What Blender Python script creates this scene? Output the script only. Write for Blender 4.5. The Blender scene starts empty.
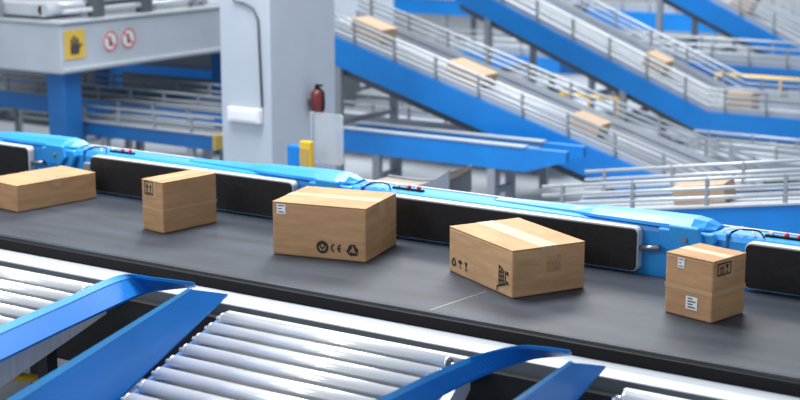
import bpy, bmesh, math, random
from mathutils import Vector, Matrix
random.seed(7)
scene = bpy.context.scene
COL = scene.collection
PI = math.pi
# ------------------------------------------------------------------ camera
FPX = 1500.0; PITCH = math.radians(11.9); YAW = math.radians(33.0); CZ = 2.65
cd = bpy.data.cameras.new('camera'); cam = bpy.data.objects.new('camera', cd); COL.objects.link(cam)
cd.sensor_width = 36; cd.lens = FPX/800*36
cam.location = (0, 0, CZ); cam.rotation_euler = (PI/2-PITCH, 0, YAW)
cd.dof.use_dof = True; cd.dof.focus_distance = 6.9; cd.dof.aperture_fstop = 1.9
scene.camera = cam
RV = Vector((math.cos(YAW), math.sin(YAW), 0))
FV = Vector((-math.sin(YAW)*math.cos(PITCH), math.cos(YAW)*math.cos(PITCH), -math.sin(PITCH)))
UV = RV.cross(FV)
EYE = Vector((0, 0, CZ))
def ray(px, py): return FV*FPX + RV*(px-400) + UV*(200-py)
def at(px, py, z):
    d = ray(px, py); return EYE + d*((z-CZ)/d.z)
def wy(px, py, Y):
    d = ray(px, py); return EYE + d*(Y/d.y)
def zat(px, py, p):
    d = ray(px, py); return CZ + d.z*math.hypot(p.x, p.y)/math.hypot(d.x, d.y)
# ------------------------------------------------------------------ materials
def mat(name, c, rough=0.5, metal=0.0, var=0.06, scale=6.0, bump=0.0, stretch=(1,1,1), bscale=60, spec=0.5, alpha=1.0):
    m = bpy.data.materials.new(name); m.use_nodes = True
    nt = m.node_tree; N = nt.nodes; L = nt.links
    b = N['Principled BSDF']; b.inputs['Roughness'].default_value = rough; b.inputs['Metallic'].default_value = metal
    b.inputs['Specular IOR Level'].default_value = spec; b.inputs['Alpha'].default_value = alpha
    tc = N.new('ShaderNodeTexCoord'); mp = N.new('ShaderNodeMapping'); mp.inputs['Scale'].default_value = stretch
    L.new(tc.outputs['Object'], mp.inputs['Vector'])
    no = N.new('ShaderNodeTexNoise'); no.inputs['Scale'].default_value = scale; no.inputs['Detail'].default_value = 5
    L.new(mp.outputs['Vector'], no.inputs['Vector'])
    cr = N.new('ShaderNodeValToRGB')
    cr.color_ramp.elements[0].position = 0.3; cr.color_ramp.elements[1].position = 0.7
    cr.color_ramp.elements[0].color = (*[max(0, x*(1-var)) for x in c], 1)
    cr.color_ramp.elements[1].color = (*[min(1, x*(1+var)) for x in c], 1)
    L.new(no.outputs['Fac'], cr.inputs['Fac']); L.new(cr.outputs['Color'], b.inputs['Base Color'])
    if bump:
        n2 = N.new('ShaderNodeTexNoise'); n2.inputs['Scale'].default_value = bscale; n2.inputs['Detail'].default_value = 4
        L.new(mp.outputs['Vector'], n2.inputs['Vector'])
        bp = N.new('ShaderNodeBump'); bp.inputs['Strength'].default_value = bump; bp.inputs['Distance'].default_value = 0.01
        L.new(n2.outputs['Fac'], bp.inputs['Height']); L.new(bp.outputs['Normal'], b.inputs['Normal'])
    return m
M = dict(
    belt=mat('belt_rubber', (0.025,0.032,0.045), 0.54, 0, 0.36, 5, 0.25, (0.4,2,1), 160, 0.38),
    seam=mat('belt_seam', (0.13,0.13,0.14), 0.5),
    black=mat('black_rubber', (0.005,0.005,0.006), 0.6, 0, 0.1, 20, 0.1, spec=0.2),
    dark=mat('dark_steel', (0.012,0.013,0.015), 0.5, 0.1, spec=0.3),
    pan=mat('bed_pan_steel', (0.035,0.04,0.046), 0.5, 0.1),  # dark tone painted for the shade below the rollers
    panelblack=mat('diverter_belt', (0.012,0.012,0.014), 0.55, 0, 0.25, 40, 0.1, spec=0.35),
    pale=mat('pale_grey_paint', (0.54,0.58,0.63), 0.35),
    plate=mat('brushed_plate', (0.52,0.56,0.61), 0.4, 0.2, 0.1, 4, 0.0, (0.3,12,1)),
    roller=mat('roller_zinc', (0.86,0.88,0.91), 0.22, 0.58, 0.02, 2),
    axle=mat('axle_steel', (0.30,0.31,0.33), 0.35, 0.8),
    blue=mat('blue_paint', (0.007,0.205,0.62), 0.36, 0, 0.08, 3),
    gblue=mat('guide_blue_paint', (0.005,0.165,0.56), 0.42, 0, 0.06, 3, spec=0.3),
    lblue=mat('light_blue_paint', (0.022,0.285,0.74), 0.34, 0, 0.08, 3),
    eblue=mat('blade_edge_blue', (0.05,0.36,0.80), 0.34, 0, 0.05, 3),  # paler blue, paints the light caught along the blade tops
    dblue=mat('deep_blue_paint', (0.010,0.12,0.36), 0.45, 0, 0.1, 3),
    card=mat('cardboard', (0.450,0.268,0.142), 0.8, 0, 0.15, 5, 0.26, (1,1,6), 70, 0.2),
    card_b=mat('cardboard_pale', (0.48,0.297,0.163), 0.8, 0, 0.15, 5, 0.26, (1,1,6), 70, 0.2),
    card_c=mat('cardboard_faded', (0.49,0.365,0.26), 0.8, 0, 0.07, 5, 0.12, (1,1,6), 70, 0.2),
    tape=mat('packing_tape', (0.49,0.31,0.172), 0.3, 0, 0.05, 8),
    tape_b=mat('packing_tape_pale', (0.50,0.325,0.188), 0.45, 0, 0.08, 8, spec=0.35),
    ink=mat('black_ink', (0.02,0.018,0.016), 0.7),
    fadedink=mat('faded_ink', (0.34,0.205,0.11), 0.8),
    paper=mat('white_paper', (0.78,0.80,0.82), 0.6, 0, 0.03),
    floor=mat('concrete_floor', (0.40,0.435,0.48), 0.35, 0, 0.35, 0.5, 0.05),
    wall=mat('painted_wall', (0.50,0.54,0.58), 0.7, 0, 0.05, 1),
    column=mat('column_paint', (0.455,0.505,0.57), 0.5, 0, 0.05, 2),
    housing=mat('housing_paint', (0.46,0.505,0.56), 0.45, 0, 0.08, 2),
    rail=mat('rail_aluminium', (0.47,0.51,0.55), 0.35, 0.25),
    handrail=mat('handrail_steel', (0.58,0.62,0.66), 0.35, 0.2),
    deck=mat('deck_grey', (0.14,0.16,0.185), 0.45, 0.1, 0.15, 3, 0, (1,6,1)),
    slat=mat('slat_grey', (0.43,0.465,0.51), 0.35, 0.2),
    wallgrey=mat('side_guard_grey', (0.42,0.455,0.50), 0.4, 0.1),
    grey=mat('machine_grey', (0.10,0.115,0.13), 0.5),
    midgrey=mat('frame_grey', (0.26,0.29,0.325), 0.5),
    tan=mat('chute_tan', (0.30,0.235,0.18), 0.5),
    glass=mat('tinted_panel', (0.55,0.60,0.64), 0.2, 0, 0.03, alpha=0.5),
    yellow=mat('yellow_paint', (0.78,0.48,0.03), 0.45),
    signyellow=mat('sign_yellow', (0.72,0.47,0.07), 0.5),
    dimyellow=mat('dull_yellow', (0.48,0.34,0.08), 0.5),
    red=mat('red_plastic', (0.62,0.02,0.02), 0.4),
    signred=mat('sign_red', (0.62,0.12,0.11), 0.5),
    signink=mat('sign_black', (0.06,0.055,0.05), 0.6),
    extred=mat('extinguisher_red', (0.14,0.022,0.022), 0.35),
    white=mat('white_plastic', (0.72,0.74,0.76), 0.4),
)
# ------------------------------------------------------------------ mesh builder
def wpos(o):
    p = Vector((0,0,0))
    while o is not None:
        p += Vector(o.location); o = o.parent
    return p
class MB:
    def __init__(s): s.bm = bmesh.new()
    def hexa(s, p):   # 4 bottom (ccw), 4 top
        v = [s.bm.verts.new(Vector(q)) for q in p]
        for f in ((3,2,1,0),(4,5,6,7),(0,1,5,4),(1,2,6,5),(2,3,7,6),(3,0,4,7)): s.bm.faces.new([v[i] for i in f])
        return s
    def box(s, x0,x1,y0,y1,z0,z1):
        return s.hexa([(x0,y0,z0),(x1,y0,z0),(x1,y1,z0),(x0,y1,z0),(x0,y0,z1),(x1,y0,z1),(x1,y1,z1),(x0,y1,z1)])
    def prism(s, pts, ext):
        a = [s.bm.verts.new(Vector(p)) for p in pts]; e = Vector(ext)
        b = [s.bm.verts.new(Vector(p)+e) for p in pts]; n = len(pts)
        s.bm.faces.new(a[::-1]); s.bm.faces.new(b)
        for i in range(n): s.bm.faces.new((a[i],a[(i+1)%n],b[(i+1)%n],b[i]))
        return s
    def loft(s, secs, sm=False):   # list of equal-length closed sections; sm: True or set of section edge indices to smooth
        R = [[s.bm.verts.new(Vector(p)) for p in sec] for sec in secs]; n = len(R[0])
        for i in range(len(R)-1):
            for k in range(n):
                f = s.bm.faces.new((R[i][k],R[i][(k+1)%n],R[i+1][(k+1)%n],R[i+1][k])); f.smooth = (sm is True) or (sm is not False and k in sm)
        s.bm.faces.new(R[0][::-1]); s.bm.faces.new(R[-1]); return s
    def sweep(s, pts, r, n=10, cap=True):
        pts = [Vector(p) for p in pts]; rs = r if isinstance(r,(list,tuple)) else [r]*len(pts)
        rings = []; ref = None
        for i, p in enumerate(pts):
            t = (pts[min(i+1,len(pts)-1)]-pts[max(i-1,0)])
            if t.length < 1e-9: t = pts[-1]-pts[0]
            t.normalize()
            if ref is None:
                ref = Vector((0,0,1)) if abs(t.z) < 0.9 else Vector((1,0,0))
            a = (ref - t*ref.dot(t)).normalized(); b = t.cross(a); ref = a
            rings.append([s.bm.verts.new(p+(a*math.cos(2*PI*k/n)+b*math.sin(2*PI*k/n))*rs[i]) for k in range(n)])
        for i in range(len(rings)-1):
            for k in range(n):
                f = s.bm.faces.new((rings[i][k],rings[i][(k+1)%n],rings[i+1][(k+1)%n],rings[i+1][k])); f.smooth = True
        if cap: s.bm.faces.new(rings[0][::-1]); s.bm.faces.new(rings[-1])
        return s
    def tube(s, a, b, r, n=12): return s.sweep([a,b], r, n)
    def roller(s, a, width, r, n=24):   # cylinder along x with stub axles and shouldered ends
        for (x0,x1,q) in ((-.03,0,.010),(0,.012,r*.93),(.012,width-.012,r),(width-.012,width,r*.93),(width,width+.03,.010)):
            s.sweep([a+Vector((x0,0,0)),a+Vector((x1,0,0))],q,n)
        return s
    def lathe(s, base, prof, n=20):   # prof: (r, z)
        b = Vector(base); rings = [[s.bm.verts.new(b+Vector((r*math.cos(2*PI*k/n), r*math.sin(2*PI*k/n), z))) for k in range(n)] for r, z in prof]
        for i in range(len(rings)-1):
            for k in range(n):
                f = s.bm.faces.new((rings[i][k],rings[i][(k+1)%n],rings[i+1][(k+1)%n],rings[i+1][k])); f.smooth = True
        s.bm.faces.new(rings[0][::-1]); s.bm.faces.new(rings[-1]); return s
    def rrect_y(s, x0,x1,z0,z1,y0,y1,r,n=5):
        pts = []
        for cx, cz, a0 in ((x1-r,z0+r,-PI/2),(x1-r,z1-r,0),(x0+r,z1-r,PI/2),(x0+r,z0+r,PI)):
            for k in range(n+1):
                a = a0+PI/2*k/n; pts.append((cx+r*math.cos(a), y0, cz+r*math.sin(a)))
        return s.prism(pts, (0,y1-y0,0))
    def build(s, name, m, parent=None, bevel=0, local=False):
        bmesh.ops.recalc_face_normals(s.bm, faces=s.bm.faces[:])
        if parent is not None and not local: bmesh.ops.translate(s.bm, verts=s.bm.verts[:], vec=-wpos(parent))
        me = bpy.data.meshes.new(name); s.bm.to_mesh(me); s.bm.free()
        o = bpy.data.objects.new(name, me); COL.objects.link(o); me.materials.append(m)
        if parent is not None: o.parent = parent
        if bevel:
            b = o.modifiers.new('bevel','BEVEL'); b.width = bevel; b.segments = 2; b.limit_method = 'ANGLE'; b.angle_limit = math.radians(40)
        return o
def tag(o, label, cat, group=None):
    o['label'] = label; o['category'] = cat
    if group: o['group'] = group
    return o
def thing(name, label, cat, loc=(0,0,0), rz=0, group=None):
    o = bpy.data.objects.new(name, None); COL.objects.link(o); o.empty_display_size = 0.1
    o.location = loc; o.rotation_euler = (0,0,rz); return tag(o, label, cat, group)
# ------------------------------------------------------------------ room
f = MB().box(-45,25,-6,27,-0.1,0).build('floor', M['floor']); f['kind'] = 'structure'
w = MB().box(-45,25,27,27.2,0,7).build('wall_back', M['wall']); w['kind'] = 'structure'
# ------------------------------------------------------------------ main belt conveyor
BZ = 0.85; YN = 5.285; YF = 6.365
X0, X1 = -10.5, 1.2
conv = thing('belt_conveyor', 'long dark belt conveyor carrying five cardboard cartons across the frame', 'conveyor', (-4, 5.8, 0))
mb = MB(); pr = [(YN,0.80),(YN-0.006,0.825),(YN,0.845),(YN+0.012,BZ),(YF,BZ),(YF,0.80)]
mb.prism([(X0,y,z) for y,z in pr], (X1-X0,0,0)).build('belt', M['belt'], conv)
a = at(428,311,BZ); b = at(486,291.5,BZ); e = (b-a).normalized()
sd = Vector((-e.y,e.x,0))*0.006
a.y = max(a.y, YN+0.013)
mb = MB(); mb.prism([a-sd+Vector((0,0,.0001)), a+sd+Vector((0,0,.0001)), b+sd*0.6+Vector((0,0,.0001)), b-sd*0.6+Vector((0,0,.0001))],(0,0,.0004)).build('belt_seam', M['seam'], conv)
MB().box(X0,X1,YN-0.025,YN+0.02,0.768,0.834).build('side_skirt', M['black'], conv, .004)
MB().box(X0,X1,5.09,YN-0.026,0.766,0.782).build('edge_rail', M['plate'], conv, 0.004)
MB().box(X0,X1,5.075,5.09,0.70,0.782).build('edge_rail', M['grey'], conv)
MB().box(X0,X1,5.02,5.06,0.36,0.73).build('front_apron', M['dark'], conv)
MB().box(X0,X1,YN+0.03,YF,0.62,0.80).build('conveyor_bed', M['dark'], conv)
for x in (-9.5,-7.5,-5.5,-3.5,-1.5,0.5):
    for y in (5.12, 6.2): MB().box(x-.04,x+.04,y-.04,y+.04,0,0.64).build('leg', M['dark'], conv)
# ------------------------------------------------------------------ far side blue rail
rl = thing('side_rail', 'continuous blue painted rail running along the far edge of the belt', 'rail', (-4, 6.5, 0))
pf = [(6.40,.80),(6.59,.80),(6.59,1.065),(6.583,1.078),(6.57,1.085),(6.43,1.085),(6.412,1.077),(6.40,1.055)]
MB().loft([[(x,y,z) for y,z in pf] for x in (X0,X1)]).build('beam', M['lblue'], rl)
MB().box(X0,X1,6.545,6.562,1.085,1.091).build('cable_channel', M['pale'], rl)
for x in (-9,-7,-5,-3,-1): MB().box(x-.05,x+.05,6.46,6.56,0,0.80).build('support_post', M['dblue'], rl)
# ------------------------------------------------------------------ diverter units
PITCHX = 2.02
dl = {2:'black belted diverter panel cut by left photo edge, behind the flat carton',
      1:'black belted diverter panel between the flat carton and the wide carton',
      0:'long black belted diverter panel behind the shopping cart printed carton',
      -1:'black belted diverter panel cut by right photo edge, beyond the tall carton'}
for k in (2,1,0,-1):
    xr = -2.79-PITCHX*k; xl = xr-1.5
    t = thing('diverter', dl[k], 'diverter', ((xl+xr)/2, 6.37, BZ), 0, 'diverters along the far side of the belt')
    MB().rrect_y(xl,xr,0.862,1.074,6.345,6.398,0.028).build('panel_frame', M['pale'], t, 0.003)
    MB().rrect_y(xl+.006,xr-.006,0.868,1.068,6.335,6.346,0.024).build('panel_belt', M['panelblack'], t, 0.003)
    # slim tapered arm of folded sheet: narrow top, sloping front facet, softened edges
    secs = []
    for dx, yf, zt in ((-.86,6.49,1.090),(-.84,6.475,1.100),(-.40,6.445,1.110),(-.28,6.41,1.122),(.10,6.385,1.132),(.24,6.385,1.132),(.30,6.40,1.122),(.345,6.43,1.100)):
        x = xr+dx
        secs.append([(x,yf,1.0855),(x,yf+.003,1.0855+(zt-1.0855)*.35),(x,yf+.045,zt),(x,6.515,zt),(x,6.54,1.0855+(zt-1.0855)*.4),(x,6.545,1.0855)])
    MB().loft(secs).build('arm_cover', M['lblue'], t, .006)
    # joint plates hanging in the gap between two panels
    br = [(xr+.09,1.084),(xr+.36,1.084),(xr+.375,1.05),(xr+.33,.965),(xr+.18,.945),(xr+.10,1.01)]
    MB().prism([(x,6.362,z) for x,z in br],(0,.036,0)).build('joint_bracket', M['lblue'], t, .008)
    br2 = [(xr+.15,1.112),(xr+.30,1.110),(xr+.32,1.04),(xr+.27,.985),(xr+.17,.995)]
    MB().prism([(x,6.335,z) for x,z in br2],(0,.026,0)).build('joint_bracket', M['lblue'], t, .008)
    MB().tube((xr+.235,6.326,1.05),(xr+.235,6.334,1.05),.013,14).build('pivot_bolt', M['axle'], t)
    MB().box(xr+.41,xr+.422,6.396,6.594,.83,1.0885).build('rail_joint', M['dblue'], t)
    MB().box(xr+.435,xr+.485,6.368,6.398,.93,1.02).build('sensor_box', M['midgrey'], t, .006)
    MB().tube((xr+.0,6.368,.975),(xr+.10,6.374,.985),.013).build('drive_shaft', M['axle'], t)
    s = MB().box(xr+.57,xr+.76,6.45,6.475,1.0855,1.096).build('switch_strip', M['black'], t, 0.003)
    for dx,mm in ((.60,'white'),(.67,'red'),(.73,'red')):
        MB().lathe((xr+dx,6.4625,1.096),[(.011,0),(.011,.011),(.007,.016)],12).build('push_button', M[mm], s)
    for dx, col in ((.46,'white'),(.50,'black')):
        pts = [Vector((xr+dx-.08+.16*q/10, 6.43+.02*math.sin(q), 1.09+.026*math.sin(PI*q/10))) for q in range(11)]
        MB().sweep(pts,.004,8).build('cable', M[col], t)
# ------------------------------------------------------------------ roller spurs
BD = Vector((0.384,-1.0,0))
def crom(P, m=6):
    out = []; n = len(P)
    for i in range(n-1):
        p0,p1,p2,p3 = P[max(i-1,0)],P[i],P[i+1],P[min(i+2,n-1)]
        for j in range(m):
            t = j/m; out.append(.5*((2*p1)+(p2-p0)*t+(2*p0-5*p1+4*p2-p3)*t*t+(3*p1-p0-3*p2+p3)*t**3))
    out.append(P[-1]); return out
def spur(x0, width, label, lg, rg, nroll=16):
    t = thing('roller_conveyor', label, 'roller conveyor', (x0+width/2+.4, 3.9, 0), 0, 'roller spurs in front of the belt')
    y0 = 4.92; PR = .146
    for i in range(nroll):
        p = Vector((x0,y0,0.769)) + BD*(i*PR)
        r_ = MB().roller(p, width, .0325).build('roller', M['roller'], t)
        MB().tube(p+Vector((width+.0005,0,0)),p+Vector((width+.006,0,0)),.025,16).build('end_cap', M['grey'], r_)
    L = nroll*PR
    p0 = Vector((x0-.03,y0+.05,.69)); p1 = p0+BD*L; w_ = Vector((width+.06,0,0)); h_ = Vector((0,0,.02))
    MB().hexa([p0,p0+w_,p1+w_,p1,p0+h_,p0+w_+h_,p1+w_+h_,p1+h_]).build('bed_pan', M['pan'], t)  # dark sheet added for the shade under and between the rollers
    MB().box(x0-.03,x0+width+.07,y0+.055,y0+.085,.70,.785).build('end_rail', M['plate'], t, .004)
    for xx, zt in ((x0-.07,.09),(x0+width+.03,.12)):
        p0 = Vector((xx,y0+.05,.66)); p1 = p0+BD*L
        w_ = Vector((.04,0,0)); h_ = Vector((0,0,zt))
        MB().hexa([p0,p0+w_,p1+w_,p1,p0+h_,p0+w_+h_,p1+w_+h_,p1+h_]).build('side_channel', M['dblue'] if zt<.1 else M['plate'], t, .004)
    for s in (.5, 1.9):
        for xx in (x0-.05, x0+width+.05):
            p = Vector((xx,y0,0))+BD*s
            MB().box(p.x-.03,p.x+.03,p.y-.03,p.y+.03,0,.665).build('leg', M['dark'], t)
    for pts, ef in ((lg,.10), (rg,.24)):
        if pts:
            A_ = [a for a,b in pts]; B_ = [b for a,b in pts]
            if len(pts) > 3: A_ = crom(A_,10); B_ = crom(B_,10)
            th = Vector((-.004,0,-.012)); up = Vector((0,0,.004))
            g_ = MB().loft([[a,b,b+th,a+th] for a,b in zip(A_,B_)]).build('guide_plate', M['gblue'], t)
            MB().loft([[a+up*.1,a+(b-a)*ef+up*.1,a+(b-a)*ef+up,a+up] for a,b in zip(A_,B_)]).build('guide_edge', M['eblue'], g_)  # strip in paler blue: the lit upper edge is put into the colour
    return t
def ext(p, q, k): return q+(q-p)*k
def flat(tl, lo, z1, z2):
    return [(at(*a,z1), at(*b,z2)) for a,b in zip(tl,lo)]
def planar(tl, lo, z1, z2, k):
    """a truly flat blade: two upper corners, the far lower corner, the near lower corner in the same plane"""
    a0,a1,b0 = at(*tl[0],z1), at(*tl[1],z1), at(*lo[0],z2)
    n = (a1-a0).cross(b0-a0); d = ray(*lo[1]); b1 = EYE + d*((a0-EYE).dot(n)/d.dot(n))
    return [(a0,b0),(ext(a0,a1,k),ext(b0,b1,k))]
lgm = planar([(188,289),(14,396)],[(228,294),(114,403)],.955,.845,.5)
rgm = flat([(570,351),(540,347),(513,347),(470,358),(428,376),(384,397)],[(572,353),(548,355),(526,359),(488,372),(450,390),(410,413)],.94,.86)
rgm.append((ext(rgm[-2][0],rgm[-1][0],2.5), ext(rgm[-2][1],rgm[-1][1],2.5)))
rgl = flat([(194,283),(155,278),(119,276),(60,301),(0,327)],[(196,285),(166,288),(142,293),(72,325),(0,360)],.94,.86)
rgl.append((ext(rgl[-2][0],rgl[-1][0],1.5), ext(rgl[-2][1],rgl[-1][1],1.5)))
lgr = planar([(569,362),(512,402)],[(606,366),(571,406)],.955,.845,1.2)
spur(-6.15, 1.20, 'silver roller spur at the left photo edge, below the flat carton', None, rgl)
spur(-4.13, 1.17, 'silver roller spur in the middle foreground between two blue plates', lgm, rgm)
spur(-2.20, 1.17, 'silver roller spur at the bottom right corner, mostly out of frame', lgr, None)
# yellow rail below in the gap
p = at(-30,371,.45); q = at(48,380,.45)
t = thing('guard_rail', 'yellow guard rail low in the gap between two roller spurs', 'guard rail', (p.x,p.y,0))
d = (q-p).normalized()
MB().tube(p-d*.3,q+d*.02,.02).build('rail', M['yellow'], t)
MB().tube((p.x,p.y,0),(p.x,p.y,.45),.018).build('post', M['yellow'], t)
MB().tube((q.x,q.y,0),(q.x,q.y,.45),.018).build('post', M['yellow'], t)
# ------------------------------------------------------------------ cartons
class Decal:
    def __init__(s, a, b, h, face):
        s.bm = bmesh.new(); a2,b2 = a/2,b/2
        s.o, s.u, s.v, s.n = {'front':((-a2,-b2,0),(1,0,0),(0,0,1),(0,-1,0)),'right':((a2,-b2,0),(0,1,0),(0,0,1),(1,0,0)),'top':((-a2,-b2,h),(1,0,0),(0,1,0),(0,0,1))}[face]
        s.o,s.u,s.v,s.n = map(Vector,(s.o,s.u,s.v,s.n)); s.off = .0016
    def poly(s, pts, off=None):
        s.bm.faces.new([s.bm.verts.new(s.o+s.u*x+s.v*y+s.n*(off or s.off)) for x,y in pts])
    def rect(s, x0,x1,y0,y1, off=None): s.poly([(x0,y0),(x1,y0),(x1,y1),(x0,y1)], off)
    def line(s, p, q, w):
        d = Vector((q[0]-p[0],q[1]-p[1])).normalized(); n = Vector((-d.y,d.x))*w/2
        s.poly([(p[0]-n.x,p[1]-n.y),(q[0]-n.x,q[1]-n.y),(q[0]+n.x,q[1]+n.y),(p[0]+n.x,p[1]+n.y)])
    def arc(s, c, r, w, a0=0, a1=2*PI, n=24):
        for i in range(n):
            t0=a0+(a1-a0)*i/n; t1=a0+(a1-a0)*(i+1)/n
            s.poly([(c[0]+(r+k*w/2)*math.cos(t),c[1]+(r+k*w/2)*math.sin(t)) for t,k in ((t0,-1),(t0,1),(t1,1),(t1,-1))])
    def disc(s, c, r, n=24): s.poly([(c[0]+r*math.cos(2*PI*i/n),c[1]+r*math.sin(2*PI*i/n)) for i in range(n)])
    def build(s, name, m, parent):
        me = bpy.data.meshes.new(name); s.bm.to_mesh(me); s.bm.free()
        o = bpy.data.objects.new(name, me); COL.objects.link(o); me.materials.append(m); o.parent = parent; return o
def ic_recycle(D, c, s):
    V = [Vector((c[0]+.55*s*math.cos(PI/2-2*PI*k/3), c[1]-.06*s+.55*s*math.sin(PI/2-2*PI*k/3))) for k in range(3)]
    for k in range(3):
        p,q = V[k],V[(k+1)%3]; L = lambda t: p+(q-p)*t
        n = (q-p).normalized(); n = Vector((-n.y,n.x))*.19*s
        D.line(L(.12),L(.62),s*.22); a_,b_ = L(.56),L(.92); D.poly([a_-n,b_,a_+n])
def ic_hand(D, c, s):    # two cupped hands under a small box
    D.rect(c[0]-s*.12,c[0]+s*.12,c[1]+s*.02,c[1]+s*.26)
    for m_ in (-1,1):
        D.poly([(c[0]+m_*s*.04,c[1]-s*.34),(c[0]+m_*s*.18,c[1]-s*.34),(c[0]+m_*s*.33,c[1]-s*.10),(c[0]+m_*s*.32,c[1]+s*.12),(c[0]+m_*s*.26,c[1]+s*.10),(c[0]+m_*s*.24,c[1]-s*.08),(c[0]+m_*s*.04,c[1]-s*.20)][::m_])
def ic_ce(D, c, s):
    D.arc((c[0]-s*.30,c[1]), s*.36, s*.17, PI*.55, PI*1.45, 12)
    D.arc((c[0]+s*.42,c[1]), s*.36, s*.17, PI*.55, PI*1.45, 12)
    D.line((c[0]+s*.08,c[1]),(c[0]+s*.36,c[1]), s*.17)
def ic_up(D, c, s):
    for dx in (-.22,.22):
        D.rect(c[0]+s*(dx-.08),c[0]+s*(dx+.08),c[1]-s*.28,c[1]+s*.10)
        D.poly([(c[0]+s*(dx-.20),c[1]+s*.08),(c[0]+s*(dx+.20),c[1]+s*.08),(c[0]+s*dx,c[1]+s*.40)])
    D.rect(c[0]-s*.42,c[0]+s*.42,c[1]-s*.46,c[1]-s*.34)
def ic_rectframe(D, x0,x1,y0,y1,w):
    D.rect(x0,x1,y0,y0+w); D.rect(x0,x1,y1-w,y1); D.rect(x0,x0+w,y0,y1); D.rect(x1-w,x1,y0,y1)
def ic_frame(D, c, s): ic_rectframe(D, c[0]-s*.5,c[0]+s*.5,c[1]-s*.5,c[1]+s*.5,s*.08)
def ic_umbrella(D, c, s):
    D.poly([(c[0]+s*.42*math.cos(t*PI/10),c[1]+s*.05+s*.36*math.sin(t*PI/10)) for t in range(11)])
    D.line((c[0],c[1]+s*.1),(c[0],c[1]-s*.35),s*.09); D.arc((c[0]+s*.09,c[1]-s*.35),s*.09,s*.08,PI,2*PI,8)
def ic_glass(D, c, s):
    D.poly([(c[0]-s*.12,c[1]-s*.02),(c[0]+s*.12,c[1]-s*.02),(c[0]+s*.28,c[1]+s*.42),(c[0]-s*.28,c[1]+s*.42)])
    D.line((c[0],c[1]),(c[0],c[1]-s*.38),s*.11); D.rect(c[0]-s*.24,c[0]+s*.24,c[1]-s*.46,c[1]-s*.35)
def ic_cart(D, c, s):
    P = lambda x,y:(c[0]-s*y,c[1]+s*x); w = s*.095     # printed on its side, wheels to the right
    D.line(P(-.62,.50),P(-.40,.50),w); D.line(P(-.42,.52),P(-.18,-.22),w); D.line(P(-.20,-.20),P(.46,-.20),w)
    D.line(P(-.36,.34),P(.62,.34),w); D.line(P(.60,.36),P(.44,-.02),w); D.line(P(-.24,-.02),P(.46,-.02),w)
    D.line(P(-.31,.16),P(.53,.16),w*.8)
    for x in (-.08,.12,.32): D.line(P(x,.34),P(x+.01,-.02),w*.8)
    D.disc(P(-.10,-.38),s*.10); D.disc(P(.36,-.38),s*.10)
def carton_at(L, F, R, topF, z):
    l,f_,r = at(*L,z),at(*F,z),at(*R,z)
    e1 = (f_-l); a = e1.length; e1.normalize(); e2 = Vector((-e1.y,e1.x,0)); b = (r-f_).dot(e2)
    h = zat(*topF,f_)-z
    c = f_ - e1*a/2 + e2*b/2
    return (c.x,c.y,z+.0008), math.atan2(e1.y,e1.x), a, b, h
def carton(label, loc, rz, a, b, h, m='card', tape='x', group=None, tm='tape', tw=.028):
    t = thing('carton', label, 'box', loc, rz, group)
    wz = min(.006, h*.04)
    MB().box(-a/2,a/2,-b/2,b/2,0,h-wz).build('body', M[m], t, min(.007,h*.04), True)
    tx = tape == 'x'; g = .0015
    if tx:
        for s in (-1,1):
            y0,y1 = (g,b/2) if s>0 else (-b/2,-g)
            MB().box(-a/2,a/2,y0,y1,h-wz,h).build('top_flap', M[m], t, .002, True)
        w_ = min(tw,b*.18); D = MB()
        D.box(-a/2-.001,a/2+.001,-w_,w_,h,h+.001); D.box(-a/2-.0013,-a/2-.0001,-w_,w_,h*.68,h+.001); D.box(a/2+.0001,a/2+.0013,-w_,w_,h*.68,h+.001)
    else:
        for s in (-1,1):
            x0,x1 = (g,a/2) if s>0 else (-a/2,-g)
            MB().box(x0,x1,-b/2,b/2,h-wz,h).build('top_flap', M[m], t, .002, True)
        w_ = min(tw,a*.18); D = MB()
        D.box(-w_,w_,-b/2-.001,b/2+.001,h,h+.001); D.box(-w_,w_,-b/2-.0013,-b/2-.0001,h*.68,h+.001); D.box(-w_,w_,b/2+.0001,b/2+.0013,h*.68,h+.001)
    D.build('tape', M[tm], t, 0, True)
    return t
def sticker(t, a, b, h, face, u0,u1,v0,v1, lines=3):
    W_ = a if face=='front' else b
    D = Decal(a,b,h,face); D.rect(u0*W_,u1*W_,v0*h,v1*h,.0015); s = D.build('label_sticker', M['paper'], t)
    D = Decal(a,b,h,face); dx=(u1-u0)*W_; dy=(v1-v0)*h
    for i in range(lines):
        y = v0*h+dy*(.18+.66*i/max(1,lines-1)); D.rect(u0*W_+dx*.15,u0*W_+dx*(.85 if i%2==0 else .6),y-dy*.05,y+dy*.05,.002)
    D.build('printed_lines', M['ink'], s)
def wrap(t,a,b,z0,z1):
    mb = MB(); o=.0012
    mb.box(-a/2-o,a/2+o,-b/2-o,-b/2-.0001,z0,z1); mb.box(a/2+.0001,a/2+o,-b/2-o,b/2+o,z0,z1)
    mb.box(-a/2-o,a/2+o,b/2+.0001,b/2+o,z0,z1); mb.box(-a/2-o,-a/2-.0001,-b/2-o,b/2+o,z0,z1)
    mb.build('tape_band', M['tape'], t, 0, True)
GB = 'cartons on the main belt'
A = carton_at((-15,205),(18,213),(110,201),(18,186),BZ); a,b,h = A[2:]
c1 = carton('low flat brown carton cut by the left photo edge', *A, m='card', tape='x', group=GB)
A = carton_at((143,229),(164,234),(229,225),(164,183),BZ); a,b,h = A[2:]
c2 = carton('upright narrow brown carton, second from left on the belt', *A, m='card', tape='y', group=GB)
D = Decal(a,b,h,'front'); ic_up(D,(a*.36,h*.84),a*.36); ic_frame(D,(a*.36,h*.84),a*.42); D.build('printed_icon', M['ink'], c2)
wrap(c2,a,b,h*.43,h*.47)
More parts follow.
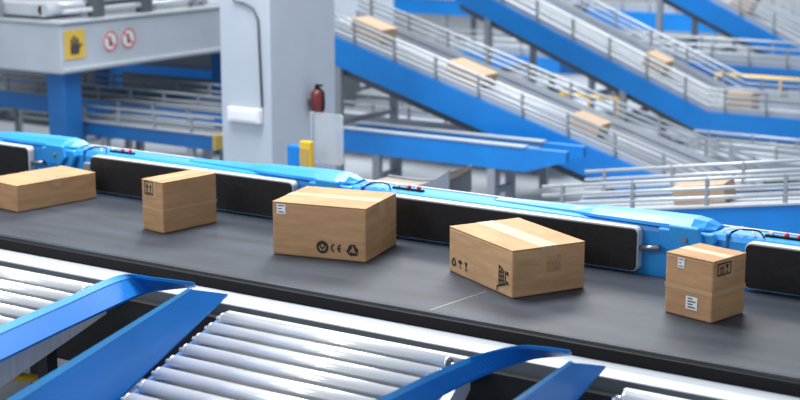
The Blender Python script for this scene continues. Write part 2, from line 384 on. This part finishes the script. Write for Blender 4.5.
A = carton_at((273,254),(366,263),(392,244),(366,209),BZ); a,b,h = A[2:]
c3 = carton('wide brown carton with a row of three black symbols on its front', *A, m='card', tape='x', group=GB, tm='tape_b', tw=.04)
sticker(c3,a,b,h,'front',.05,.145,.78,.96,3)
D = Decal(a,b,h,'front'); D.disc((a*.54,h*.22),h*.122); bd = D.build('printed_icon', M['ink'], c3)
D = Decal(a,b,h,'front'); D.off=.0022; ic_hand(D,(a*.54,h*.22),h*.20); D.build('icon_mark', M['card'], bd)
D = Decal(a,b,h,'front'); ic_ce(D,(a*.70,h*.22),h*.18); D.build('printed_icon', M['ink'], c3)
D = Decal(a,b,h,'front'); ic_recycle(D,(a*.86,h*.22),h*.25); D.build('printed_icon', M['ink'], c3)
A = carton_at((449,271),(512,299),(589,290),(512,251),BZ); a,b,h = A[2:]
c4 = carton('turned brown carton with a black shopping cart symbol', *A, m='card_b', tape='x', group=GB, tm='tape_b', tw=.046)
D = Decal(a,b,h,'front'); ic_recycle(D,(a*.085,h*.26),h*.21); D.build('printed_icon', M['ink'], c4)
D = Decal(a,b,h,'front'); ic_umbrella(D,(a*.19,h*.26),h*.21); D.build('printed_icon', M['ink'], c4)
D = Decal(a,b,h,'front'); ic_glass(D,(a*.285,h*.26),h*.21); D.build('printed_icon', M['ink'], c4)
D = Decal(a,b,h,'front'); ic_cart(D,(a*.865,h*.325),h*.44); D.build('printed_icon', M['ink'], c4)
D = Decal(a,b,h,'right'); cu = b*.56; cv = h*.62; z_ = h*.14
for i in (-1,1):
    ic_frame(D,(cu+i*z_*.62,cv+z_*.62),z_*1.1); ic_frame(D,(cu+i*z_*.62,cv-z_*.62),z_*1.1)
ic_up(D,(cu-z_*.62,cv+z_*.62),z_*.8); ic_glass(D,(cu+z_*.62,cv+z_*.62),z_*.8); ic_umbrella(D,(cu-z_*.62,cv-z_*.62),z_*.8); ic_recycle(D,(cu+z_*.62,cv-z_*.62),z_*.8)
D.build('stamped_icons', M['fadedink'], c4)
A = carton_at((664,312),(711,324),(763,318),(712,262),BZ); a,b,h = A[2:]
c5 = carton('tall brown carton with white stickers, rightmost on the belt', *A, m='card', tape='x', group=GB)
sticker(c5,a,b,h,'front',.26,.40,.79,.95,3); sticker(c5,a,b,h,'front',.46,.70,.15,.36,4)
D = Decal(a,b,h,'right'); s_ = h*.19
ic_rectframe(D, b*.12,b*.12+s_*1.9,h*.74,h*.74+s_*1.08,s_*.13)
ic_up(D,(b*.12+s_*.62,h*.74+s_*.54),s_*.74); ic_glass(D,(b*.12+s_*1.34,h*.74+s_*.54),s_*.8)
D.build('printed_icon', M['ink'], c5)
wrap(c5,a,b,h*.43,h*.50)
# ------------------------------------------------------------------ background conveyors
def bconv(label, pts, width, bh=.22, rails=(.10,.20), leg_every=1.6, post_every=.42, blue='blue', group='blue conveyors in the background', slats=True, under=False, cap=None, guard=0.0, nose=None, rm='rail'):
    """pts: top edge of the near blue beam, left to right, all in one plane y"""
    Y = pts[0].y; pts = [Vector(p) for p in pts]
    t = thing('inclined_conveyor' if abs(pts[0].z-pts[1].z)>.2 else 'conveyor', label, 'conveyor', (sum(p.x for p in pts)/len(pts), Y+width/2, 0), 0, group)
    def strip(name, y0,y1,d0,d1,m):
        mb = MB()
        for p,q in zip(pts,pts[1:]):
            mb.hexa([(p.x,y0,p.z-d1),(q.x,y0,q.z-d1),(q.x,y1,q.z-d1),(p.x,y1,p.z-d1),(p.x,y0,p.z-d0),(q.x,y0,q.z-d0),(q.x,y1,q.z-d0),(p.x,y1,p.z-d0)])
        return mb.build(name, M[m], t)
    strip('side_beam',Y,Y+.06,0,bh,blue); strip('side_beam',Y+width-.06,Y+width,0,bh,blue)
    if guard:
        strip('side_guard',Y+.045,Y+.075,-guard,0,'wallgrey'); strip('side_guard',Y+width-.075,Y+width-.045,-guard,0,'wallgrey')
    else:
        strip('beam_flange',Y-.012,Y+.072,-.012,0,rm); strip('beam_flange',Y+width-.072,Y+width+.012,-.012,0,rm)
    bed = strip('conveyor_bed',Y+.06,Y+width-.06,.03,.08,'deck')
    if under: strip('under_frame',Y+.1,Y+width-.1,bh*.7,bh+.09,'grey')
    if slats:
        mb = MB(); n = int((width-.16)/.10); hw = .030 if rm=='rail' else .014
        for i in range(n):
            y = Y+.10+(width-.20)*i/max(1,n-1)
            for p,q in zip(pts,pts[1:]):
                mb.hexa([(p.x,y-hw,p.z-.03),(q.x,y-hw,q.z-.03),(q.x,y+hw,q.z-.03),(p.x,y+hw,p.z-.03),(p.x,y-hw,p.z-.012),(q.x,y-hw,q.z-.012),(q.x,y+hw,q.z-.012),(p.x,y+hw,p.z-.012)])
        mb.build('slats', M['slat'] if rm=='rail' else M[rm], bed)
    if nose:
        p = pts[-1]
        for y in (Y, Y+width-.06):
            MB().hexa([(p.x,y,p.z-bh),(nose,y,p.z-.08),(nose,y+.06,p.z-.08),(p.x,y+.06,p.z-bh),(p.x,y,p.z),(nose,y,p.z),(nose,y+.06,p.z),(p.x,y+.06,p.z)]).build('nose_plate', M[blue], t)
    def zat_x(x):
        for p,q in zip(pts,pts[1:]):
            if p.x<=x<=q.x: return p.z+(q.z-p.z)*(x-p.x)/(q.x-p.x)
        return pts[-1].z
    for y in (Y+.03, Y+width-.03):
        for r in rails:
            mb = MB(); mb.sweep([(p.x,y,p.z+r) for p in pts], .012, 8); mb.build('guide_rail', M[rm], t)
        if rails:
            x = pts[0].x+.15
            while x < pts[-1].x-.02:
                MB().box(x-.011,x+.011,y-.011,y+.011,zat_x(x)+.011,zat_x(x)+max(rails)+.01).build('rail_post', M['midgrey'], t); x += post_every
    x = pts[0].x+.4
    while x < pts[-1].x-.1:
        z = zat_x(x)-bh
        if z > .05:
            for y in (Y+.03,Y+width-.03): MB().box(x-.035,x+.035,y-.025,y+.025,0,z+.02).build('leg', M['midgrey'], t)
            if z > .4: MB().box(x-.02,x+.02,Y+.05,Y+width-.05,z*.5,z*.5+.05).build('cross_brace', M['midgrey'], t)
        x += leg_every
    if cap:
        p = pts[-1]; MB().box(p.x,p.x+.03,Y,Y+width,p.z-bh,p.z+.01).build('end_cap', M[cap], t, .006)
    return t, zat_x
def on_ramp(label, px, py, zfun, Y, a, b, h, rz=0, tilt=0.0):
    p = wy(px,py,Y)
    t = carton(label, (p.x,Y,zfun(p.x)-.009), rz, a, b, h, m='card_c', group='cartons on the background conveyors')
    t.rotation_euler = (0, tilt, rz); return t
Y1 = 10.8; p,q = wy(300,22,Y1), wy(722,205,Y1); r1,zf1 = bconv('blue sided inclined conveyor descending from the grey column to the belt, nearest slope', [p,q], .95, .25, (.09,.14,.19), under=True, guard=.05)
sl1 = math.atan2(p.z-q.z,q.x-p.x)
on_ramp('brown carton high on the nearest slope beside the grey column', 372,42,zf1,Y1+.48,.34,.26,.13,0,sl1)
on_ramp('brown carton halfway up the nearest slope', 470,82,zf1,Y1+.48,.38,.26,.11,0,sl1)
on_ramp('brown carton low on the nearest slope', 588,138,zf1,Y1+.48,.28,.22,.10,0,sl1)
Y2 = 14; p,q = wy(455,-20,Y2), wy(706,112,Y2); p3 = wy(860,128,Y2); p3.z = q.z
r2,zf2 = bconv('blue sided conveyor sloping down then level at the right edge', [p,q,p3], 1.1, .23, (.11,.17,.23), under=True, guard=.06)
sl2 = math.atan2(p.z-q.z,q.x-p.x)
on_ramp('brown carton halfway down the middle slope', 655,74,zf2,Y2+.55,.24,.24,.15,0,sl2)
on_ramp('brown carton on the level run past the foot of the middle slope', 743,106,zf2,Y2+.55,.26,.24,.16,0,0)
Y3 = 17; p,q = wy(630,-42,Y3), wy(860,82,Y3); r3,zf3 = bconv('blue sided conveyor slope in the upper right corner, farthest slope', [p,q], 1.2, .25, (.13,.19,.25), under=True, guard=.07)
on_ramp('brown carton on the farthest slope at the top photo edge', 742,8,zf3,Y3+.5,.26,.24,.2,0,math.atan2(p.z-q.z,q.x-p.x))
p,q = wy(336,128,10.2), wy(525,149,10.2); q.z=p.z
nx = wy(566,154,10.2).x
bconv('long low blue conveyor running from the column base to the nearest slope', [p,q], .36, .19, (), 1.1, nose=nx)
p,q = wy(325,112,12.2), wy(560,134,12.2); q.z=p.z
bconv('grey roller bed with rails behind the nearest slope', [p,q], .6, .12, (.06,.12), 1.0, blue='midgrey')
p,q = wy(-60,84,10.5), wy(240,110,10.5); q.z=p.z
bconv('level blue conveyor under the grey housing at left', [p,q], .72, .17, (.07,.14), 1.6, rm='midgrey')
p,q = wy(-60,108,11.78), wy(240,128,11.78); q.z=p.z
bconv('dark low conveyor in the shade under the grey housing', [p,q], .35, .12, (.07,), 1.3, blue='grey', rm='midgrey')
p,q = wy(70,120,9.6), wy(212,134,9.6); q.z=p.z
bconv('short low conveyor with a dull yellow end piece left of the grey column', [p,q], .5, .12, (.07,.14), 1.0, blue='dblue', cap='dimyellow', rm='midgrey')
p,q = wy(540,214,8.7), wy(840,203,8.7)
r4,zf4 = bconv('blue conveyor rising to the right just beyond the belt', [p,q], .7, .26, (.06,.12,.18), 1.2, .5)
on_ramp('brown carton on the rising conveyor just beyond the belt', 705,206,zf4,9.05,.34,.26,.12,.1,math.atan2(p.z-q.z,q.x-p.x))
p,q = wy(560,8,20), wy(830,40,20); q.z=p.z
bconv('far level blue conveyor behind the slopes along the top', [p,q], .9, .25, (.12,), 2, guard=.06)
p,q = wy(560,54,15.5), wy(860,90,15.5); q.z=p.z
bconv('level blue conveyor seen between the two right slopes', [p,q], .8, .22, (.12,.20), 2, guard=.06)
p,q = wy(670,152,12.7), wy(860,170,12.7); q.z=p.z
bconv('short level conveyor with grey rails at the right edge', [p,q], .6, .14, (.06,.12), 1.2, blue='midgrey')
p,q = wy(330,-6,18.5), wy(560,18,18.5); q.z=p.z
bconv('far level blue conveyor at the top behind the nearest slope', [p,q], .9, .22, (.14,.28), 1.6)
p,q = wy(400,48,16.9), wy(600,72,16.9); q.z=p.z
bconv('level blue railed conveyor between the nearest and middle slopes', [p,q], .8, .18, (.12,.20), 1.5, guard=.06)
# machine blocks between the slopes
def block(label, px0,py0,px1,Y,dep,body='grey'):
    p,q = wy(px0,py0,Y),wy(px1,py0,Y)
    t = thing('machine', label, 'machine', ((p.x+q.x)/2,Y+dep/2,0), 0, 'machine blocks in the background')
    z = max(p.z,.25)
    MB().box(p.x,q.x,Y,Y+dep,.08,z).build('body', M[body], t, .02); MB().box(p.x+.04,q.x-.04,Y+.03,Y+dep-.03,0,.08).build('plinth', M['dark'], t)
    m_ = (p.x+q.x)/2; e_ = (q.x-p.x)*.08
    MB().box(p.x+e_,m_-.02,Y-.012,Y,.13,z-.05).build('door', M['midgrey'], t, .005); MB().box(m_+.02,q.x-e_,Y-.012,Y,.13,z-.05).build('door', M['midgrey'], t, .005)
block('low grey machine block under the upper end of the nearest slope', 350,92,440,13.5,.4)
block('low grey machine block behind the middle of the nearest slope', 462,104,540,13.0,.3)
# yellow guard rails
def yrail(label, px0,py0,px1,py1,Y,r=.020):
    p,q = wy(px0,py0,Y),wy(px1,py1,Y); q.z=p.z
    t = thing('guard_rail', label, 'guard rail', ((p.x+q.x)/2,Y,0), 0, 'yellow guard rails in the background')
    MB().tube(p,q,r,8).build('rail', M['yellow'], t)
    for k in range(3):
        x = p.x+(q.x-p.x)*(k+.02)/2.05; MB().tube((x,Y,0),(x,Y,p.z+.01),.014,8).build('post', M['yellow'], t)
yrail('yellow guard rail behind the nearest slope', 560,94,618,101,13.45)
yrail('farther yellow guard rail between the two right slopes', 715,74,850,90,15.3)
# ------------------------------------------------------------------ column and its fittings
cx0,cx1,cy0,cy1 = -7.18,-6.71,8.6,9.42
t = thing('column', 'broad pale grey steel column rising beyond the belt', 'column', ((cx0+cx1)/2,(cy0+cy1)/2,0))
MB().box(cx0,cx1,cy0,cy1,.03,4.6).build('shaft', M['column'], t, .015)
MB().box(cx0-.08,cx1+.08,cy0-.08,cy1+.08,0,.03).build('base_plate', M['grey'], t)
pts = [wy(232,-40,cy0-.012), wy(234,1,cy0-.012), wy(243,3,cy0-.012), wy(253,8,cy0-.012), wy(258,20,cy0-.012), wy(262,107,cy0-.012)]
tag(MB().sweep(pts,.009,8).build('conduit', M['grey']), 'dark bent conduit running down the face of the grey column', 'conduit')
p,q = wy(229,106,cy0-.02),wy(262,124,cy0-.02)
t = thing('junction_box', 'white junction box at the lower end of the conduit', 'box', (p.x,cy0-.03,q.z))
MB().box(p.x,q.x,cy0-.05,cy0-.001,q.z,p.z).build('body', M['white'], t, .008)
MB().box(p.x+.02,q.x-.02,cy0-.056,cy0-.049,q.z+.02,p.z-.02).build('lid', M['paper'], t, .003)
p = Vector((cx1+.075,9.07,.94))
t = thing('fire_extinguisher', 'dark red fire extinguisher hung on the side of the grey column', 'fire extinguisher', p)
MB().lathe(p,[(.04,0),(.05,.01),(.05,.16),(.038,.185),(.018,.20)]).build('cylinder', M['extred'], t)
MB().lathe(p+Vector((0,0,.20)),[(.018,0),(.018,.02),(.012,.025)],12).build('valve', M['black'], t)
MB().box(p.x-.01,p.x+.05,p.y-.01,p.y+.01,p.z+.222,p.z+.236).build('handle', M['black'], t)
MB().sweep([p+Vector((.016,0,.212)),p+Vector((.06,0,.18)),p+Vector((.066,0,.10)),p+Vector((.058,0,.04))],.008,8).build('hose', M['black'], t)
MB().box(cx1+.0005,cx1+.027,p.y-.03,p.y+.03,p.z+.08,p.z+.12).build('bracket', M['grey'], t)
# translucent panel and control post beside column
p,q = wy(313,112,8.5),wy(343,166,8.5)
t = thing('screen_panel', 'thin translucent grey screen panel on a stand right of the column', 'panel', ((p.x+q.x)/2,8.51,0))
MB().rrect_y(p.x,q.x,q.z,p.z,8.5,8.512,.03).build('pane', M['glass'], t)
MB().box(p.x-.02,p.x+.0,8.49,8.52,0,p.z).build('stand', M['rail'], t)
p,m_,q = wy(286,145,8.3),wy(299,145,8.3),wy(310,142,8.3); zb = wy(299,178,8.3).z
t = thing('control_post', 'compact blue and yellow control post in front of the grey column', 'control post', ((p.x+q.x)/2,8.35,0))
MB().box(p.x,m_.x,8.305,8.38,zb,p.z).build('blue_housing', M['blue'], t, .012)
MB().box(m_.x,q.x,8.30,8.35,zb,q.z).build('yellow_housing', M['yellow'], t, .010)
MB().box(m_.x+.012,q.x-.012,8.294,8.30,zb+.06,q.z-.05).build('switch_plate', M['dimyellow'], t, .002)
MB().box((p.x+q.x)/2-.03,(p.x+q.x)/2+.03,8.31,8.37,.02,zb).build('stand', M['grey'], t); MB().box(p.x,q.x,8.28,8.44,0,.02).build('base_plate', M['grey'], t)
# curved chute
Yc = 7.7; ctrl = [(366,178),(385,181),(405,183),(422,181),(438,175),(450,167)]
prof = crom([wy(x,y+5,Yc) for x,y in ctrl],4)
t = thing('chute', 'low grey conveyor end with a brownish curved top beyond the rail', 'chute', (prof[8].x,Yc+.14,0))
def ribbon(y0,y1,d0,d1,m=None):
    return MB().loft([[(p.x,y0,p.z+d0),(p.x,y1,p.z+d0),(p.x,y1,p.z+d1),(p.x,y0,p.z+d1)] for p in prof],{2} if m else False)
ribbon(Yc,Yc+.25,-.02,0,1).build('tray', M['tan'], t)
ribbon(Yc-.015,Yc,-.16,.012).build('side_wall', M['midgrey'], t); ribbon(Yc+.25,Yc+.265,-.16,.012).build('side_wall', M['midgrey'], t)
for p in (prof[2],prof[12]):
    x = p.x
    for y in (Yc+.04,Yc+.21): MB().box(x-.02,x+.02,y-.02,y+.02,0,prof[8].z-.015).build('leg', M['grey'], t)
# ------------------------------------------------------------------ grey housing at upper left
hx,hy0,hy1,hz0,hz1 = -9.44,9.2,11.74,1.04,1.47
def wx(px,py,X):
    d = ray(px,py); return EYE+d*(X/d.x)
t = thing('housing', 'grey machine platform with safety signs at upper left', 'machine', (hx-.8,(hy0+hy1)/2,0))
MB().box(hx-2.2,hx,hy0,hy1,hz0,hz1).build('body', M['housing'], t, .02)
MB().box(hx-2.22,hx+.02,hy0-.02,hy1+.02,hz1,hz1+.03).build('top_lip', M['handrail'], t, .008)
MB().box(hx-2.1,hx-.1,hy0+.1,hy1-.1,hz1+.0301,hz1+.035).build('deck_mat', M['midgrey'], t)
for (x,y) in ((hx-.28,hy0+.08),(hx-.28,hy1-.24),(hx-1.9,hy0+.08),(hx-1.9,hy1-.24)):
    MB().box(x,x+.22,y,y+.2,0,hz0).build('leg', M['dblue'], t, .01)
for px in (97,145):
    yy = wx(px,18,hx-.05).y; MB().box(hx-.11,hx+.0,yy-.055,yy+.055,hz1+.03,hz1+.95).build('corner_post', M['grey'], t, .01)
for y in (11.0,11.6): MB().box(hx-.09,hx-.03,y-.03,y+.03,hz1+.03,hz1+.9).build('rail_post', M['midgrey'], t)
for y in (10.6,11.3): MB().tube((hx-.2,y,hz1+.035),(hx-.2,y,hz1+.95),.035,12).build('riser_pipe', M['handrail'], t)
MB().box(hx-.34,hx-.26,hy0+.3,hy1-.2,hz1+.14,hz1+.20).build('cable_tray', M['handrail'], t)
MB().box(hx-.34,hx-.30,hy0+.3,hy0+.36,hz1+.035,hz1+.14).build('tray_foot', M['grey'], t); MB().box(hx-.34,hx-.30,hy1-.3,hy1-.24,hz1+.035,hz1+.14).build('tray_foot', M['grey'], t)
MB().box(hx-1.6,hx-.5,hy0+.6,hy1-.5,hz1+.035,hz1+.55).build('drive_cabinet', M['grey'], t, .02)
for z in (.10,.28,.55,.85): MB().tube((hx-.06,hy0+.1,hz1+z),(hx-.06,hy1,hz1+z),.022,10).build('handrail', M['handrail'], t)
ex = wy(50,36,hy0+.05).x
MB().box(hx-2.2,ex-.06,hy0+.04,hy0+.5,hz1+.05,hz1+.17).build('conveyor_end', M['handrail'], t, .02)
MB().tube((ex-.06,hy0+.04,hz1+.11),(ex-.06,hy0+.5,hz1+.11),.06,20).build('end_drum', M['pale'], t)
MB().box(hx-2.1,ex-.2,hy0+.1,hy0+.44,hz1+.03,hz1+.05).build('conveyor_foot', M['grey'], t)
for z in (.34,.6): MB().tube((hx-2.2,hy0+.05,hz1+z),(hx-.1,hy0+.05,hz1+z),.03,10).build('pipe', M['handrail'], t)
for x in (hx-.75,hx-1.4): MB().box(x-.03,x+.03,hy0+.0,hy0+.035,hz1+.03,hz1+.8).build('rail_post', M['midgrey'], t)
MB().box(hx,hx+.03,hy0+.0,hy1,hz0+.02,hz0+.05).build('lower_ledge', M['handrail'], t, .004)
# signs on the +x face
p,q = wx(63.5,29,hx+.001),wx(85.5,60,hx+.001)
t = thing('warning_sign', 'yellow rectangular warning sign with black symbol on the grey housing', 'sign', (hx,(p.y+q.y)/2,q.z))
yc=(p.y+q.y)/2; wd=abs(q.y-p.y); hh=.25; zc = wx(74.5,44.5,hx+.001).z
MB().box(hx+.001,hx+.008,yc-wd/2,yc+wd/2,zc-hh/2,zc+hh/2).build('plate', M['signyellow'], t, .002)
mb = MB()
def xp(pts): mb.prism([(hx+.0085,yc+x,zc+z) for x,z in pts],(.001,0,0))
xp([(-.055,-.085),(.04,-.085),(.055,-.03),(.045,.005),(-.05,.005),(-.06,-.03)])          # flat hand: palm
for i,(x,zt) in enumerate(((-.045,.05),(-.018,.075),(.009,.07),(.036,.05))): xp([(x-.010,.004),(x+.010,.004),(x+.010,zt),(x-.010,zt)])
xp([(.05,-.04),(.085,-.005),(.075,.012),(.045,-.012)])
mb.build('pictogram', M['signink'], t)
for px,py,lab in ((110,41,'round red prohibition sign nearer the yellow sign'),(128,38,'round red prohibition sign farther from the yellow sign')):
    p = wx(px,py,hx+.001); r = .092
    t = thing('prohibition_sign', lab, 'sign', (hx,p.y,p.z), 0, 'prohibition signs on the housing')
    ring = lambda r,n=28:[(r*math.cos(2*PI*i/n),r*math.sin(2*PI*i/n)) for i in range(n)]
    MB().prism([(hx+.001,p.y+x,p.z+z) for x,z in ring(r)],(.005,0,0)).build('disc', M['white'], t)
    mb = MB(); o=ring(r); i_=ring(r*.82)
    for k in range(28):
        k2=(k+1)%28; mb.prism([(hx+.0065,p.y+a[0],p.z+a[1]) for a in (o[k],o[k2],i_[k2],i_[k])],(.002,0,0))
    c_=.707*r*.8; mb.prism([(hx+.0085,p.y+x,p.z+z) for x,z in ((-c_-.006,c_-.006),(-c_+.006,c_+.006),(c_+.006,-c_+.006),(c_-.006,-c_-.006))],(.001,0,0))
    mb.build('red_ring', M['signred'], t)
    mb = MB(); mb.prism([(hx+.0065,p.y+x,p.z+z) for x,z in ((-.016,-.045),(.016,-.045),(.02,.012),(-.02,.012))],(.0015,0,0)); mb.prism([(hx+.0065,p.y+x,p.z+.03+z) for x,z in ring(.013,12)],(.0015,0,0))
    mb.build('pictogram', M['signink'], t)
# machines beneath / behind the housing
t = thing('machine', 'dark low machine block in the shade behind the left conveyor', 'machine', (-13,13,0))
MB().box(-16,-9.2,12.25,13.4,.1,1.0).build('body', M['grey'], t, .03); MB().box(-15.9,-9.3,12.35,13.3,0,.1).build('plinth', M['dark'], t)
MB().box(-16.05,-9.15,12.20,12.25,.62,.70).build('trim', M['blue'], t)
t = thing('machine', 'grey machine cabinet far behind the housing and column', 'machine', (-14,16,0))
MB().box(-17,-10.8,15.0,16.5,.1,2.2).build('body', M['housing'], t, .03); MB().box(-16.9,-10.9,15.1,16.4,0,.1).build('plinth', M['dark'], t)
for x in (-15.5,-14,-12.5): MB().box(x-.6,x+.6,14.97,15.0,.3,2.0).build('door', M['pale'], t, .01)
# ------------------------------------------------------------------ light
wd = bpy.data.worlds.new('world'); scene.world = wd; wd.use_nodes = True
bg = wd.node_tree.nodes['Background']; bg.inputs['Color'].default_value = (0.86,0.93,1,1); bg.inputs['Strength'].default_value = 0.57
def area(name, loc, tgt, size, power, col=(1,1,1)):
    l = bpy.data.lights.new(name,'AREA'); l.shape='RECTANGLE'; l.size=size[0]; l.size_y=size[1]; l.energy=power; l.color=col
    o = bpy.data.objects.new(name,l); COL.objects.link(o); o.location=loc
    o.rotation_euler = (Vector(tgt)-Vector(loc)).to_track_quat('-Z','Y').to_euler(); return o
area('ceiling_panel_light',(-6.0,6.6,6.5),(-4,5.0,.8),(4,2),730,(.99,.99,1))
area('front_panel_light',(-7.0,-0.5,5.5),(-4,5.5,.8),(4,2),200,(1,1,1))  # added fill from the front, not a lamp of the hall
area('hall_panel_light',(-9,16,7.5),(-8,15,0),(8,4),1550,(.97,.99,1))
scene.view_settings.view_transform = 'Standard'
